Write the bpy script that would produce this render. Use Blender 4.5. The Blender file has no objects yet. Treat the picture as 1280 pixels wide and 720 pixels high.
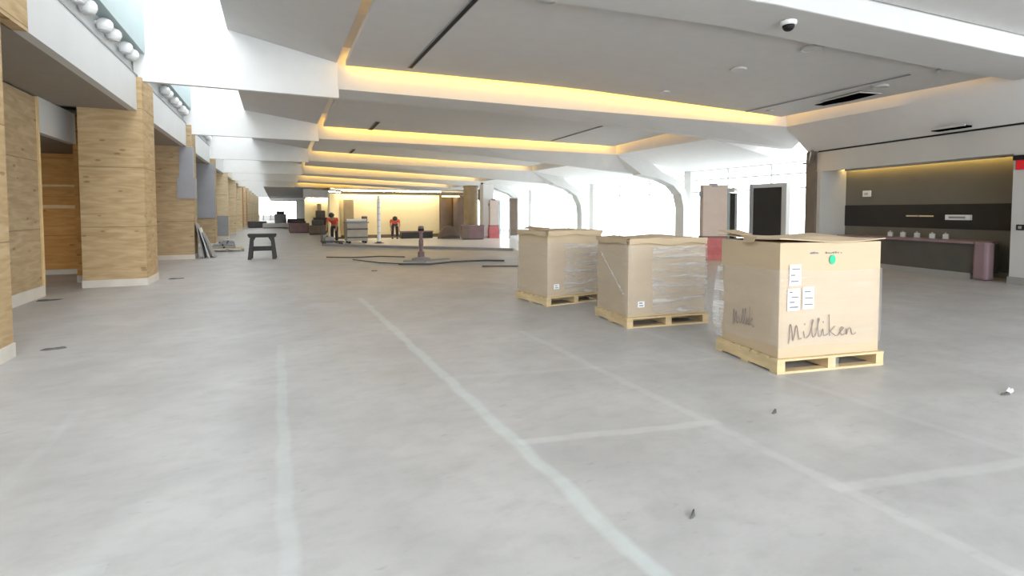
import bpy, bmesh, math, random
from mathutils import Vector, Matrix
random.seed(7)
sc = bpy.context.scene
COL = sc.collection
PI = math.pi
H = 1.55

# ------------------------------------------------------------------ helpers
class MB:
    def __init__(s): s.bm = bmesh.new()
    def quad(s, *p):
        try: s.bm.faces.new([s.bm.verts.new(q) for q in p])
        except ValueError: pass
        return s
    def hexa(s, b, t):                       # four bottom points, four top points (ccw)
        vb = [s.bm.verts.new(p) for p in b]; vt = [s.bm.verts.new(p) for p in t]
        n = len(b)
        s.bm.faces.new(vb[::-1]); s.bm.faces.new(vt)
        for i in range(n): s.bm.faces.new((vb[i], vb[(i+1) % n], vt[(i+1) % n], vt[i]))
        return s
    def box(s, x0, x1, y0, y1, z0, z1):
        return s.hexa([(x0,y0,z0),(x1,y0,z0),(x1,y1,z0),(x0,y1,z0)], [(x0,y0,z1),(x1,y0,z1),(x1,y1,z1),(x0,y1,z1)])
    def bar(s, a, b, w, h, up=(0,0,1)):      # rectangular bar between two points
        a, b = Vector(a), Vector(b); d = (b-a).normalized(); up = Vector(up)
        if abs(d.dot(up)) > .98: up = Vector((0,1,0))
        r = d.cross(up).normalized(); u = r.cross(d).normalized()
        q = lambda c: [c - r*w/2 - u*h/2, c + r*w/2 - u*h/2, c + r*w/2 + u*h/2, c - r*w/2 + u*h/2]
        return s.hexa(q(a), q(b))
    def tube(s, pts, r, n=10):
        pts = [Vector(p) for p in pts]; rings = []
        for i, p in enumerate(pts):
            d = (pts[min(i+1, len(pts)-1)] - pts[max(i-1, 0)]).normalized()
            a = Vector((0,0,1)) if abs(d.z) < .9 else Vector((1,0,0))
            x = d.cross(a).normalized(); y = d.cross(x).normalized()
            rr = r[i] if isinstance(r, (list, tuple)) else r
            rings.append([s.bm.verts.new(p + (x*math.cos(2*PI*k/n) + y*math.sin(2*PI*k/n))*rr) for k in range(n)])
        for A, B in zip(rings, rings[1:]):
            for k in range(n): s.bm.faces.new((A[k], A[(k+1) % n], B[(k+1) % n], B[k]))
        s.bm.faces.new(rings[0][::-1]); s.bm.faces.new(rings[-1])
        return s
    def lathe(s, prof, c=(0,0,0), n=20):     # prof: (radius, z)
        c = Vector(c); rings = []
        for r, z in prof:
            rings.append([s.bm.verts.new(c + Vector((max(r,1e-4)*math.cos(2*PI*k/n), max(r,1e-4)*math.sin(2*PI*k/n), z))) for k in range(n)])
        for A, B in zip(rings, rings[1:]):
            for k in range(n): s.bm.faces.new((A[k], A[(k+1) % n], B[(k+1) % n], B[k]))
        s.bm.faces.new(rings[0][::-1]); s.bm.faces.new(rings[-1])
        return s
    def loft(s, secs, close=True):           # list of equal-length point loops
        R = [[s.bm.verts.new(p) for p in q] for q in secs]; n = len(R[0])
        for A, B in zip(R, R[1:]):
            for k in range(n if close else n-1): s.bm.faces.new((A[k], A[(k+1) % n], B[(k+1) % n], B[k]))
        if close: s.bm.faces.new(R[0][::-1]); s.bm.faces.new(R[-1])
        return s
    def sheet(s, f, nx, ny, th):             # f(u,v) -> point; a thin solid sheet
        T = [[s.bm.verts.new(f(i/nx, j/ny)) for j in range(ny+1)] for i in range(nx+1)]
        B = [[s.bm.verts.new(Vector(f(i/nx, j/ny)) - Vector((0,0,th))) for j in range(ny+1)] for i in range(nx+1)]
        for i in range(nx):
            for j in range(ny):
                s.bm.faces.new((T[i][j], T[i+1][j], T[i+1][j+1], T[i][j+1]))
                s.bm.faces.new((B[i][j+1], B[i+1][j+1], B[i+1][j], B[i][j]))
        for i in range(nx):
            s.bm.faces.new((T[i][0], B[i][0], B[i+1][0], T[i+1][0])); s.bm.faces.new((T[i+1][ny], B[i+1][ny], B[i][ny], T[i][ny]))
        for j in range(ny):
            s.bm.faces.new((T[0][j+1], B[0][j+1], B[0][j], T[0][j])); s.bm.faces.new((T[nx][j], B[nx][j], B[nx][j+1], T[nx][j+1]))
        return s
    def build(s, name, mat, parent=None, smooth=False, bevel=0):
        bmesh.ops.recalc_face_normals(s.bm, faces=s.bm.faces)
        if smooth == 'auto':
            for e in s.bm.edges: e.smooth = len(e.link_faces) == 2 and e.calc_face_angle(0) < .6
        me = bpy.data.meshes.new(name); s.bm.to_mesh(me); s.bm.free()
        if smooth:
            for p in me.polygons: p.use_smooth = True
        me.materials.append(mat)
        o = bpy.data.objects.new(name, me); COL.objects.link(o)
        if parent: o.parent = parent
        if bevel:
            m = o.modifiers.new('bevel', 'BEVEL'); m.width = bevel; m.segments = 2; m.limit_method = 'ANGLE'
        return o

def tag(o, label=None, cat=None, group=None, kind=None):
    if label: o['label'] = label
    if cat: o['category'] = cat
    if group: o['group'] = group
    if kind: o['kind'] = kind
    return o
def struct(o, label=None):
    o['kind'] = 'structure'
    if label: o['label'] = label
    return o
def empty(name, loc, rz=0, label=None, cat=None, group=None):
    o = bpy.data.objects.new(name, None); COL.objects.link(o); o.empty_display_size = .2
    o.location = loc; o.rotation_euler.z = rz
    return tag(o, label, cat, group)
def copy_tree(o, parent=None):
    c = o.copy(); COL.objects.link(c)
    if parent: c.parent = parent
    for ch in list(o.children): copy_tree(ch, c)
    return c
def lerp(tab, x):
    if x <= tab[0][0]: return tab[0][1]
    for (a, b), (c, d) in zip(tab, tab[1:]):
        if x <= c: return b + (d-b)*(x-a)/(c-a)
    (a, b), (c, d) = tab[-2], tab[-1]
    return d + (d-b)*(x-c)/(c-a)

# ------------------------------------------------------------------ materials
def srgb(*c): return tuple((v/255/12.92 if v/255 <= .04045 else ((v/255+.055)/1.055)**2.4) for v in c) + (1,)
def mat(name, rgb, rough=.6, metal=0, var=.06, scale=3, bump=0, spec=.3, stretch=(1,1,1)):
    m = bpy.data.materials.new(name); m.use_nodes = True
    N, L = m.node_tree.nodes, m.node_tree.links
    b = N['Principled BSDF']; b.inputs['Roughness'].default_value = rough; b.inputs['Metallic'].default_value = metal
    b.inputs['Specular IOR Level'].default_value = spec
    tc = N.new('ShaderNodeTexCoord'); mp = N.new('ShaderNodeMapping'); mp.inputs['Scale'].default_value = stretch
    nz = N.new('ShaderNodeTexNoise'); nz.inputs['Scale'].default_value = scale; nz.inputs['Detail'].default_value = 5
    L.new(tc.outputs['Object'], mp.inputs[0]); L.new(mp.outputs[0], nz.inputs['Vector'])
    r = N.new('ShaderNodeValToRGB'); c = srgb(*rgb)
    r.color_ramp.elements[0].position = .3; r.color_ramp.elements[1].position = .7
    r.color_ramp.elements[0].color = tuple(v*(1-var) for v in c[:3]) + (1,); r.color_ramp.elements[1].color = tuple(min(1, v*(1+var)) for v in c[:3]) + (1,)
    L.new(nz.outputs[0], r.inputs[0]); L.new(r.outputs[0], b.inputs['Base Color'])
    if bump:
        bp = N.new('ShaderNodeBump'); bp.inputs['Strength'].default_value = bump; bp.inputs['Distance'].default_value = .02
        L.new(nz.outputs[0], bp.inputs['Height']); L.new(bp.outputs[0], b.inputs['Normal'])
    return m
def emit(name, rgb, s):
    m = bpy.data.materials.new(name); m.use_nodes = True; N, L = m.node_tree.nodes, m.node_tree.links
    b = N['Principled BSDF']; b.inputs['Base Color'].default_value = srgb(*rgb)
    b.inputs['Emission Color'].default_value = srgb(*rgb); b.inputs['Emission Strength'].default_value = s
    return m
def math_node(N, L, op, a, b=None):
    n = N.new('ShaderNodeMath'); n.operation = op
    for i, v in enumerate((a, b)):
        if v is None: continue
        if hasattr(v, 'is_linked'): L.new(v, n.inputs[i])
        else: n.inputs[i].default_value = v
    return n.outputs[0]
def mixc(N, L, f, a, b):
    n = N.new('ShaderNodeMix'); n.data_type = 'RGBA'
    for i, v in ((0, f), (6, a), (7, b)):
        if hasattr(v, 'is_linked'): L.new(v, n.inputs[i])
        else: n.inputs[i].default_value = v
    return n.outputs[2]

def plywood(name, a, b, sheet=1.22, seam=.5):
    m = bpy.data.materials.new(name); m.use_nodes = True; N, L = m.node_tree.nodes, m.node_tree.links
    bs = N['Principled BSDF']; bs.inputs['Roughness'].default_value = .75; bs.inputs['Specular IOR Level'].default_value = .15
    tc = N.new('ShaderNodeTexCoord'); sp = N.new('ShaderNodeSeparateXYZ'); L.new(tc.outputs['Object'], sp.inputs[0])
    mp = N.new('ShaderNodeMapping'); mp.inputs['Scale'].default_value = (1.2, 1.2, 7); L.new(tc.outputs['Object'], mp.inputs[0])
    n1 = N.new('ShaderNodeTexNoise'); n1.inputs['Scale'].default_value = 1.6; n1.inputs['Detail'].default_value = 6; n1.inputs['Distortion'].default_value = .8
    L.new(mp.outputs[0], n1.inputs['Vector'])
    r = N.new('ShaderNodeValToRGB'); r.color_ramp.elements[0].position = .35; r.color_ramp.elements[1].position = .68
    r.color_ramp.elements[0].color = srgb(*a); r.color_ramp.elements[1].color = srgb(*b); L.new(n1.outputs[0], r.inputs[0])
    # knots
    mp2 = N.new('ShaderNodeMapping'); mp2.inputs['Scale'].default_value = (2.2, 2.2, 5.5); L.new(tc.outputs['Object'], mp2.inputs[0])
    vo = N.new('ShaderNodeTexVoronoi'); vo.inputs['Scale'].default_value = 1.0; L.new(mp2.outputs[0], vo.inputs['Vector'])
    k = math_node(N, L, 'LESS_THAN', vo.outputs['Distance'], .13)
    k = math_node(N, L, 'MULTIPLY', k, .45)
    c = mixc(N, L, k, r.outputs[0], srgb(96, 66, 38))
    # horizontal sheet seams
    fz = math_node(N, L, 'FRACT', math_node(N, L, 'DIVIDE', sp.outputs[2], sheet))
    s = math_node(N, L, 'LESS_THAN', fz, .012)
    s = math_node(N, L, 'MULTIPLY', s, seam)
    c = mixc(N, L, s, c, srgb(70, 52, 34))
    L.new(c, bs.inputs['Base Color'])
    return m

def floor_material():
    m = bpy.data.materials.new('bare_concrete'); m.use_nodes = True; N, L = m.node_tree.nodes, m.node_tree.links
    bs = N['Principled BSDF']; bs.inputs['Roughness'].default_value = .42; bs.inputs['Specular IOR Level'].default_value = .55
    tc = N.new('ShaderNodeTexCoord'); P = tc.outputs['Object']
    sp = N.new('ShaderNodeSeparateXYZ'); L.new(P, sp.inputs[0]); X, Y = sp.outputs[0], sp.outputs[1]
    def noise(scale, det=5, dist=0):
        n = N.new('ShaderNodeTexNoise'); n.inputs['Scale'].default_value = scale; n.inputs['Detail'].default_value = det
        n.inputs['Distortion'].default_value = dist; L.new(P, n.inputs['Vector']); return n.outputs[0]
    r = N.new('ShaderNodeValToRGB'); e = r.color_ramp.elements
    e[0].position = .3; e[0].color = srgb(164, 163, 162); e[1].position = .72; e[1].color = srgb(184, 183, 182)
    L.new(noise(1.3, 8, .4), r.inputs[0]); c = r.outputs[0]
    # trowel smears, drawn out along X
    mp = N.new('ShaderNodeMapping'); mp.inputs['Scale'].default_value = (1.0, 3.2, 1); mp.inputs['Rotation'].default_value = (0, 0, .2); L.new(P, mp.inputs[0])
    n2 = N.new('ShaderNodeTexNoise'); n2.inputs['Scale'].default_value = 2.6; n2.inputs['Detail'].default_value = 6; L.new(mp.outputs[0], n2.inputs['Vector'])
    mr = N.new('ShaderNodeMapRange'); mr.inputs['From Min'].default_value = .56; mr.inputs['From Max'].default_value = .8; mr.inputs['To Max'].default_value = .45
    L.new(n2.outputs[0], mr.inputs[0]); c = mixc(N, L, mr.outputs[0], c, srgb(154, 152, 151))
    mp4 = N.new('ShaderNodeMapping'); mp4.inputs['Scale'].default_value = (.8, 1.1, 1); L.new(P, mp4.inputs[0])
    n4 = N.new('ShaderNodeTexNoise'); n4.inputs['Scale'].default_value = 5.5; n4.inputs['Detail'].default_value = 9; n4.inputs['Roughness'].default_value = .65; L.new(mp4.outputs[0], n4.inputs['Vector'])
    mr4 = N.new('ShaderNodeMapRange'); mr4.inputs['From Min'].default_value = .45; mr4.inputs['From Max'].default_value = .75; mr4.inputs['To Max'].default_value = .42
    L.new(n4.outputs[0], mr4.inputs[0]); c = mixc(N, L, mr4.outputs[0], c, srgb(146, 144, 142))
    # small dark blots
    mp3 = N.new('ShaderNodeMapping'); mp3.inputs['Scale'].default_value = (1.0, 2.2, 1); L.new(P, mp3.inputs[0])
    n3 = N.new('ShaderNodeTexNoise'); n3.inputs['Scale'].default_value = 6.5; n3.inputs['Detail'].default_value = 3; L.new(mp3.outputs[0], n3.inputs['Vector'])
    mr3 = N.new('ShaderNodeMapRange'); mr3.inputs['From Min'].default_value = .66; mr3.inputs['From Max'].default_value = .76; mr3.inputs['To Max'].default_value = .36
    L.new(n3.outputs[0], mr3.inputs[0]); c = mixc(N, L, mr3.outputs[0], c, srgb(132, 128, 126))
    # filler bands left where the old finish had its joints
    wob = math_node(N, L, 'MULTIPLY', math_node(N, L, 'SUBTRACT', noise(2.2, 3), .5), .10)
    fray = noise(9, 4)
    def band(coord, pos, half, strength, col, lo=None, hi=None, along=None):
        nonlocal c
        d = math_node(N, L, 'ABSOLUTE', math_node(N, L, 'SUBTRACT', math_node(N, L, 'ADD', coord, wob), pos))
        g = N.new('ShaderNodeMapRange'); g.inputs['From Min'].default_value = half; g.inputs['From Max'].default_value = half*.45
        L.new(d, g.inputs[0])
        f = math_node(N, L, 'MULTIPLY', g.outputs[0], strength)
        f = math_node(N, L, 'MULTIPLY', f, math_node(N, L, 'ADD', fray, .35))
        if lo is not None: f = math_node(N, L, 'MULTIPLY', f, math_node(N, L, 'GREATER_THAN', along, lo))
        if hi is not None: f = math_node(N, L, 'MULTIPLY', f, math_node(N, L, 'LESS_THAN', along, hi))
        c = mixc(N, L, f, c, col)
    mint = srgb(199, 210, 208); pale = srgb(204, 204, 202)
    Xs = math_node(N, L, 'ADD', X, math_node(N, L, 'MULTIPLY', Y, .016))
    band(Xs, 1.49, .066, .5, mint, None, 9.5, Y)
    band(X, .02, .055, .28, mint, None, 6.5, Y)
    band(X, 2.86, .06, .3, pale, None, 6, Y)
    band(X, 4.3, .06, .18, pale, None, 6, Y)
    band(X, -1.42, .05, .15, mint, None, 5, Y)
    Yr = math_node(N, L, 'ADD', Y, math_node(N, L, 'MULTIPLY', X, .2))
    band(Yr, 3.36, .06, .42, pale, 1.45, 2.95, X)
    band(Yr, 2.38, .06, .38, pale, 2.8, 5, X)
    band(Yr, 4.85, .06, .2, pale, 1.4, 4.3, X)
    band(Y, 2.72, .05, .25, mint, None, -.7, X)
    L.new(c, bs.inputs['Base Color'])
    bp = N.new('ShaderNodeBump'); bp.inputs['Strength'].default_value = .08; bp.inputs['Distance'].default_value = .01
    L.new(n2.outputs[0], bp.inputs['Height']); L.new(bp.outputs[0], bs.inputs['Normal'])
    return m

def film_material(nm, a0, a1, bmp):
    m = bpy.data.materials.new(nm); m.use_nodes = True; N, L = m.node_tree.nodes, m.node_tree.links
    bs = N['Principled BSDF']; out = N['Material Output']
    bs.inputs['Base Color'].default_value = srgb(226, 224, 222); bs.inputs['Roughness'].default_value = .18; bs.inputs['Specular IOR Level'].default_value = .7
    tr = N.new('ShaderNodeBsdfTransparent'); mx = N.new('ShaderNodeMixShader')
    tc = N.new('ShaderNodeTexCoord'); mp = N.new('ShaderNodeMapping'); mp.inputs['Scale'].default_value = (1.2, 1.2, 9); mp.inputs['Rotation'].default_value = (0, .12, 0)
    n = N.new('ShaderNodeTexNoise'); n.inputs['Scale'].default_value = 1.5; n.inputs['Detail'].default_value = 6; n.inputs['Distortion'].default_value = 1.2
    L.new(tc.outputs['Object'], mp.inputs[0]); L.new(mp.outputs[0], n.inputs['Vector'])
    r = N.new('ShaderNodeValToRGB'); e = r.color_ramp.elements; e[0].position = .42; e[0].color = (a0,)*3 + (1,); e[1].position = .74; e[1].color = (a1,)*3 + (1,)
    L.new(n.outputs[0], r.inputs[0]); L.new(r.outputs[0], mx.inputs[0]); L.new(tr.outputs[0], mx.inputs[1]); L.new(bs.outputs[0], mx.inputs[2])
    bp = N.new('ShaderNodeBump'); bp.inputs['Strength'].default_value = bmp; bp.inputs['Distance'].default_value = .03
    L.new(n.outputs[0], bp.inputs['Height']); L.new(bp.outputs[0], bs.inputs['Normal'])
    L.new(mx.outputs[0], out.inputs[0])
    return m
def glass_material():
    m = bpy.data.materials.new('window_glass'); m.use_nodes = True; N, L = m.node_tree.nodes, m.node_tree.links
    out = N['Material Output']; gl = N.new('ShaderNodeBsdfGlossy'); gl.inputs['Roughness'].default_value = .02
    tr = N.new('ShaderNodeBsdfTransparent'); tr.inputs[0].default_value = (.97, .99, .985, 1); mx = N.new('ShaderNodeMixShader'); mx.inputs[0].default_value = .05
    L.new(tr.outputs[0], mx.inputs[1]); L.new(gl.outputs[0], mx.inputs[2]); L.new(mx.outputs[0], out.inputs[0])
    return m

M = dict(
    floor=floor_material(), film=film_material('stretch_film', .12, .72, .7), film2=film_material('smooth_film', .14, .26, .1), glass=glass_material(),
    rib=mat('shaded_white_paint', (207,207,206), .7, var=.02), white=mat('white_paint', (226,226,225), .7, var=.02), ceil=mat('ceiling_paint', (204,203,202), .75, var=.02),  # rib: same white paint with the dim underside shade put in
    fascia=mat('pale_grey_panel', (206,208,208), .5, var=.03, scale=1.2), upper=mat('pale_clerestory_wall', (172,188,190), .6, var=.02),
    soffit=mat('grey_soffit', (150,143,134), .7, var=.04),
    ply=plywood('plywood', (174,148,110), (196,172,135)), ply2=plywood('weathered_plywood', (168,146,114), (188,168,136)),
    ply3=plywood('orange_osb', (192,142,82), (208,162,102), .95), ply4=plywood('lit_plywood', (202,184,150), (220,204,174)), edge=mat('sawn_timber', (222,196,148), .75, var=.1, scale=6),  # ply4: light on the far columns put into the plywood colour
    base=mat('dusty_base_board', (212,206,196), .7, var=.06), grey=mat('grey_sheet_metal', (150,152,158), .45, var=.06, scale=2),
    greyboard=mat('grey_board', (150,148,150), .7, var=.08), card=mat('cardboard', (192,172,144), .8, var=.04, scale=2, stretch=(1,1,3)),
    carddark=mat('scuffed_cardboard', (180,158,130), .8, var=.05, scale=2), timber=mat('pallet_timber', (206,184,144), .8, var=.14, scale=3, stretch=(1,1,5)),
    paper=mat('white_paper', (238,240,244), .6, var=.02), ink=mat('print_ink', (120,124,132), .7, var=.05), marker=mat('marker_ink', (146,132,126), .8, var=.15, scale=20),
    green=mat('green_sticker', (54,178,136), .6, var=.03), black=mat('black_plastic', (22,21,22), .5, var=.1), dark=mat('dark_gap', (30,29,29), .7, var=.1),
    sawh=mat('dark_plastic_trestle', (62,62,60), .6, var=.12), steel=mat('brushed_steel', (178,180,182), .3, .6, var=.06),
    olive=mat('olive_grey_wall', (112,110,103), .45, var=.06, scale=1.5), band=mat('charcoal_tile', (46,45,44), .35, var=.1), cfront=mat('dark_counter_front', (84,82,78), .5, var=.08),
    mauve=mat('mauve_laminate', (134,112,118), .45, var=.05), kick=mat('grey_kick_plate', (150,150,148), .4, var=.05), panel=mat('light_grey_panel', (192,192,190), .5, var=.03, scale=1),
    red=mat('red_sign', (232,40,52), .5, var=.03), redfilm=mat('red_plastic_wrap', (186,104,104), .45, var=.12, scale=5), pylon=mat('protective_card', (204,190,180), .75, var=.04),
    brown=mat('brown_laminate', (112,96,84), .5, var=.1), orange=mat('orange_hi_vis', (228,84,58), .7, var=.08, scale=8), navy=mat('dark_work_trousers', (58,60,68), .8, var=.15),
    skin=mat('skin', (190,140,112), .6, var=.05), gold=mat('tan_stone', (164,146,116), .6, var=.1, scale=4), plum=mat('plum_board', (128,104,106), .6, var=.1),
    jamb=mat('dark_bronze_metal', (112,104,94), .4, .2, var=.08), sunpatch=mat('terrazzo_sun_patch', (248,249,250), .25, var=.02, scale=10),
    cart=mat('galvanised_bin', (172,164,150), .5, var=.12, scale=2), teal=mat('teal_tarp', (120,160,156), .6, var=.15), void=mat('painted_void', (12,12,12), .95, spec=0), lamp=mat('white_lamp_shell', (236,236,236), .4, var=.02),
    pale_lens=mat('pale_lens', (186,185,183), .5, var=.03), lens=mat('frosted_lens', (196,196,194), .3, var=.03), warm=mat('cream_wall', (238,224,184), .7, var=.02), dirt=mat('grey_rag', (92,90,88), .8, var=.2, scale=8))
M['cove'] = emit('warm_cove_lamp', (255, 196, 66), 27)
M['covef'] = emit('warm_cove_lamp_far', (255, 200, 76), 15)
M['coved'] = emit('warm_cove_lamp_dim', (255, 200, 110), 4)
M['strip'] = emit('warm_wall_washer', (255, 214, 120), 15)
M['kiosk'] = emit('bright_wall_washer', (255, 234, 190), 34)
M['spot'] = emit('lit_downlight', (255, 240, 214), 12)

# ------------------------------------------------------------------ camera and daylight
cam = bpy.data.cameras.new('camera'); co = bpy.data.objects.new('camera', cam); COL.objects.link(co); sc.camera = co
cam.sensor_width = 36; cam.lens = 36*646/1280; cam.shift_y = -68/1280; cam.clip_end = 400
co.location = (0, 0, H); co.rotation_euler = (PI/2 - math.radians(2.482), 0, -math.radians(24.53))
w = bpy.data.worlds.new('overcast_sky'); sc.world = w; w.use_nodes = True
bg = w.node_tree.nodes['Background']; bg.inputs[0].default_value = (.93, .972, 1, 1); WN, WL = w.node_tree.nodes, w.node_tree.links           # overcast sky, with strength added behind the camera as front fill
wt = WN.new('ShaderNodeTexCoord'); wx = WN.new('ShaderNodeSeparateXYZ'); WL.new(wt.outputs['Generated'], wx.inputs[0])
wm = WN.new('ShaderNodeMapRange'); wm.inputs['From Min'].default_value = .1; wm.inputs['From Max'].default_value = -.9
wm.inputs['To Min'].default_value = 5.6; wm.inputs['To Max'].default_value = 7.6
WL.new(wx.outputs[1], wm.inputs[0]); WL.new(wm.outputs[0], bg.inputs[1])
sc.view_settings.view_transform = 'Standard'; sc.view_settings.look = 'None'; sc.view_settings.gamma = 1
sc.view_settings.use_curve_mapping = False; sc.view_settings.exposure = 0
try:
    sc.cycles.use_denoising = True; sc.cycles.max_bounces = 10; sc.cycles.diffuse_bounces = 6; sc.cycles.sample_clamp_indirect = 6
except Exception: pass

# ------------------------------------------------------------------ floor
f = MB().box(-7.2, 18.5, -7, 110, -.25, 0).build('floor', M['floor']); struct(f)
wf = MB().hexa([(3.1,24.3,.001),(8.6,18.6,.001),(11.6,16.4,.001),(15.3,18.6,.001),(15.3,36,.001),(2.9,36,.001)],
               [(3.1,24.3,.008),(8.6,18.6,.008),(11.6,16.4,.008),(15.3,18.6,.008),(15.3,36,.008),(2.9,36,.008)]).build('floor', M['sunpatch'])  # slab whitened to paint the sun patch into the floor colour
struct(wf, 'white floor with a painted sun patch beyond the long grey board')

# ------------------------------------------------------------------ left shopfront range
XF = -2.57; ZS = 3.62; ZT = 4.34
NB = 13
YC = [6.55 + 6.45*k for k in range(NB+1)]           # near face of each column
CL = [.62, 1.1, .85, .85, .85, .85] + [.85]*NB       # length of each column along the hall
def colnear(k): return YC[k]
# fascia, soffit, upper wall
for k in range(-1, NB):
    y0 = (YC[k] + CL[k]) if k >= 0 else -7
    y1 = YC[k+1]
    o = MB().box(XF-.14, XF, y0 + (.69 if k == 0 else 0), y1, ZS, ZT).build('wall_left', M['fascia'] if k < 4 else M['base']); struct(o)
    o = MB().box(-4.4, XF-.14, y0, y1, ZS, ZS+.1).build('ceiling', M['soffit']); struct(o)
o = MB().box(-2.7, XF+.012, -7, YC[NB], ZT, ZT+.03).build('trim_1', M['grey']); struct(o)
o = MB().box(-2.8, -2.66, -7, YC[NB], ZT+.03, 4.81).build('wall_left', M['fascia']); struct(o)
o = MB().box(-2.8, -2.42, -7, YC[NB], 4.81, 6.55).build('wall_left', M['upper']); struct(o)
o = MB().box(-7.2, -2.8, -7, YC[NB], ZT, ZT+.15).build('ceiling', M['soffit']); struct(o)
o = MB().box(-7.2, -7.0, -7, 110, 0, ZT).build('wall_left', M['ply2']); struct(o)

ORD = ['first','second','third','fourth','fifth','sixth','seventh','eighth','ninth','tenth','eleventh','twelfth','thirteenth','fourteenth']
clab = ['plywood-boxed column cut off by the left edge of the photo',
        'wide plywood-boxed column at the far end of the nearest boarded shopfront',
        'plywood-boxed column with grey sheet wrapped round its upper half and boards leaning on it',
        'plywood-boxed column with tall grey sheet on its near side behind the pallet of scrap']
for k in range(NB+1):
    lab = clab[k] if k < 4 else 'plywood-boxed column, %s from the camera in the row along the left' % ORD[k]
    c = empty('plywood_column', ({0: -3.2, 1: -3.02}.get(k, -3.05), YC[k] + CL[k]/2, 0), 0, lab, 'column', 'plywood-boxed columns along the left shopfronts')
    hx = .54 if k == 1 else .63; hy = CL[k]/2
    MB().box(-hx, hx, -hy, hy, .14, ZT-.03).build('cladding', M['ply'] if k < 2 else M['ply2' if k < 4 else 'ply4'], c)
    MB().box(-hx-.012, hx+.012, -hy-.012, hy+.012, 0, .15).build('base_board', M['base'], c)
    if k == 0:
        MB().box(hx-.16, hx-.002, hy, hy+.68, ZS, ZT-.03).build('header_board', M['ply'], c)
    if k == 2:
        MB().box(.27, hx+.02, -hy-.03, -hy+.3, 2.62, 3.6).box(.2, hx+.06, -hy-.06, -hy+.45, 1.95, 2.62).build('grey_wrap', M['grey'], c)
    if k == 3:
        MB().box(-.45, hx+.03, -hy-.04, -hy+.01, 1.25, 3.6).build('grey_wrap', M['grey'], c)
    if k == 4:
        MB().box(-.5, hx+.03, -hy-.04, -hy+.01, .2, 1.3).build('grey_wrap', M['grey'], c)

# nearest shopfront: boarded panel, bulkhead, lit recess
h = empty('shopfront_hoarding', (-3.93, 9.85, 0), 0, 'tall plywood hoarding with horizontal seams left of the recessed opening', 'hoarding')
MB().box(-.05, .05, -2.5, 2.25, .2, ZS-.03).build('plywood_sheet', M['ply2'], h)
MB().box(-.06, .07, -2.5, 2.25, 0, .2).build('base_board', M['base'], h)
MB().box(.05, .075, 2.17, 2.25, .2, ZS-.03).build('end_batten', M['edge'], h)
o = MB().box(-4.0, -3.87, 12.12, 14.0, 2.98, ZS).build('wall_left', M['fascia']); struct(o)
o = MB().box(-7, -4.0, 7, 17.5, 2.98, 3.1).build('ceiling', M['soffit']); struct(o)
h = empty('recess_boarding', (-5.6, 16.2, 0), 0, 'darker plywood boarding at the back of the recess between hoarding and wide column', 'hoarding')
MB().box(-1.3, 1.3, 0, .06, .1, 2.96).build('plywood_sheet', M['ply3'], h)
MB().box(-1.3, 1.3, -.05, -.005, 1.62, 1.70).box(-1.3, 1.3, -.05, -.005, 2.15, 2.2).build('rail', M['edge'], h)
MB().box(-1.3, 1.3, -.12, .0, 0, .12).build('sill', M['base'], h)
d = empty('recessed_downlight', (-5.1, 14.4, 2.98), 0, 'small lit downlight in the ceiling of the recess beside the wide column', 'light')
MB().lathe([(.05,-.002),(.12,-.002),(.12,-.02),(.09,-.025),(.05,-.01)]).build('trim_ring', M['lamp'], d)
MB().lathe([(.001,-.006),(.088,-.006),(.088,-.016),(.001,-.016)]).build('lens', M['spot'], d)
la = bpy.data.lights.new('downlight_bulb', 'SPOT'); la.energy = 45; la.color = (1, .9, .75); la.spot_size = 2.4; la.spot_blend = .8; la.shadow_soft_size = .08
lo = bpy.data.objects.new('downlight_bulb', la); COL.objects.link(lo); lo.location = (0, 0, -.04); lo.parent = d
# the other shopfronts
for k in range(1, NB):
    ya, yb = YC[k]+CL[k], YC[k+1]
    lab = {1: 'plywood boarding closing the second shopfront, in shade behind the column with grey wrap',
           2: 'plywood boarding closing the third shopfront beyond the leaning boards',
           6: 'orange chipboard boarding far along the left range'}.get(k, 'boarding closing the %s shopfront along the left' % ORD[k])
    h = empty('shopfront_hoarding', (-3.9 if k < 4 else (-2.66 if k in (6, 7) else -3.2), (ya+yb)/2, 0), 0, lab, 'hoarding', 'boarded shopfronts along the left')
    m = M['ply3'] if k in (1, 6, 7) else M['ply2' if k < 5 else 'ply4']
    MB().box(-.05, .05, -(yb-ya)/2, (yb-ya)/2, .15, ZS-.03).build('plywood_sheet', m, h)
    MB().box(-.06, .07, -(yb-ya)/2, (yb-ya)/2, 0, .15).build('base_board', M['base'], h)
h = None

# round white floodlights in rows over each shopfront
def make_flood():
    r = empty('wall_floodlight', (0,0,0))
    MB().lathe([(.001,-.105),(.06,-.095),(.10,-.06),(.122,0),(.115,.05),(.085,.095),(.04,.118),(.001,.12)], (.12,0,0), 18).build('shell', M['lamp'], r, True)
    MB().lathe([(.001,-.112),(.07,-.104),(.088,-.085),(.001,-.08)], (.12,0,0), 18).build('lens', M['lens'], r, True)
    MB().tube([(0,0,.03),(.07,0,.03)], .03, 8).lathe([(.06,-.0),(.06,.06)], (0,0,0), 10).build('bracket', M['lamp'], r)
    return r
proto = None
rowname = ['nearest shopfront', 'second shopfront', 'third shopfront', 'fourth shopfront', 'fifth shopfront', 'sixth shopfront']
for k in range(6):
    base = YC[k]
    ys = [base + d for d in (2.93, 3.38, 4.23, 4.75, 5.54, 6.02)]
    for i, y in enumerate(ys):
        if proto is None: proto = make_flood(); o = proto
        else: o = copy_tree(proto)
        o.location = (-2.66, y, 4.64)
        tag(o, 'round white floodlight, %s from near end above the %s' % (ORD[i], rowname[k]), 'floodlight', 'floodlights above the shopfronts')

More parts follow.
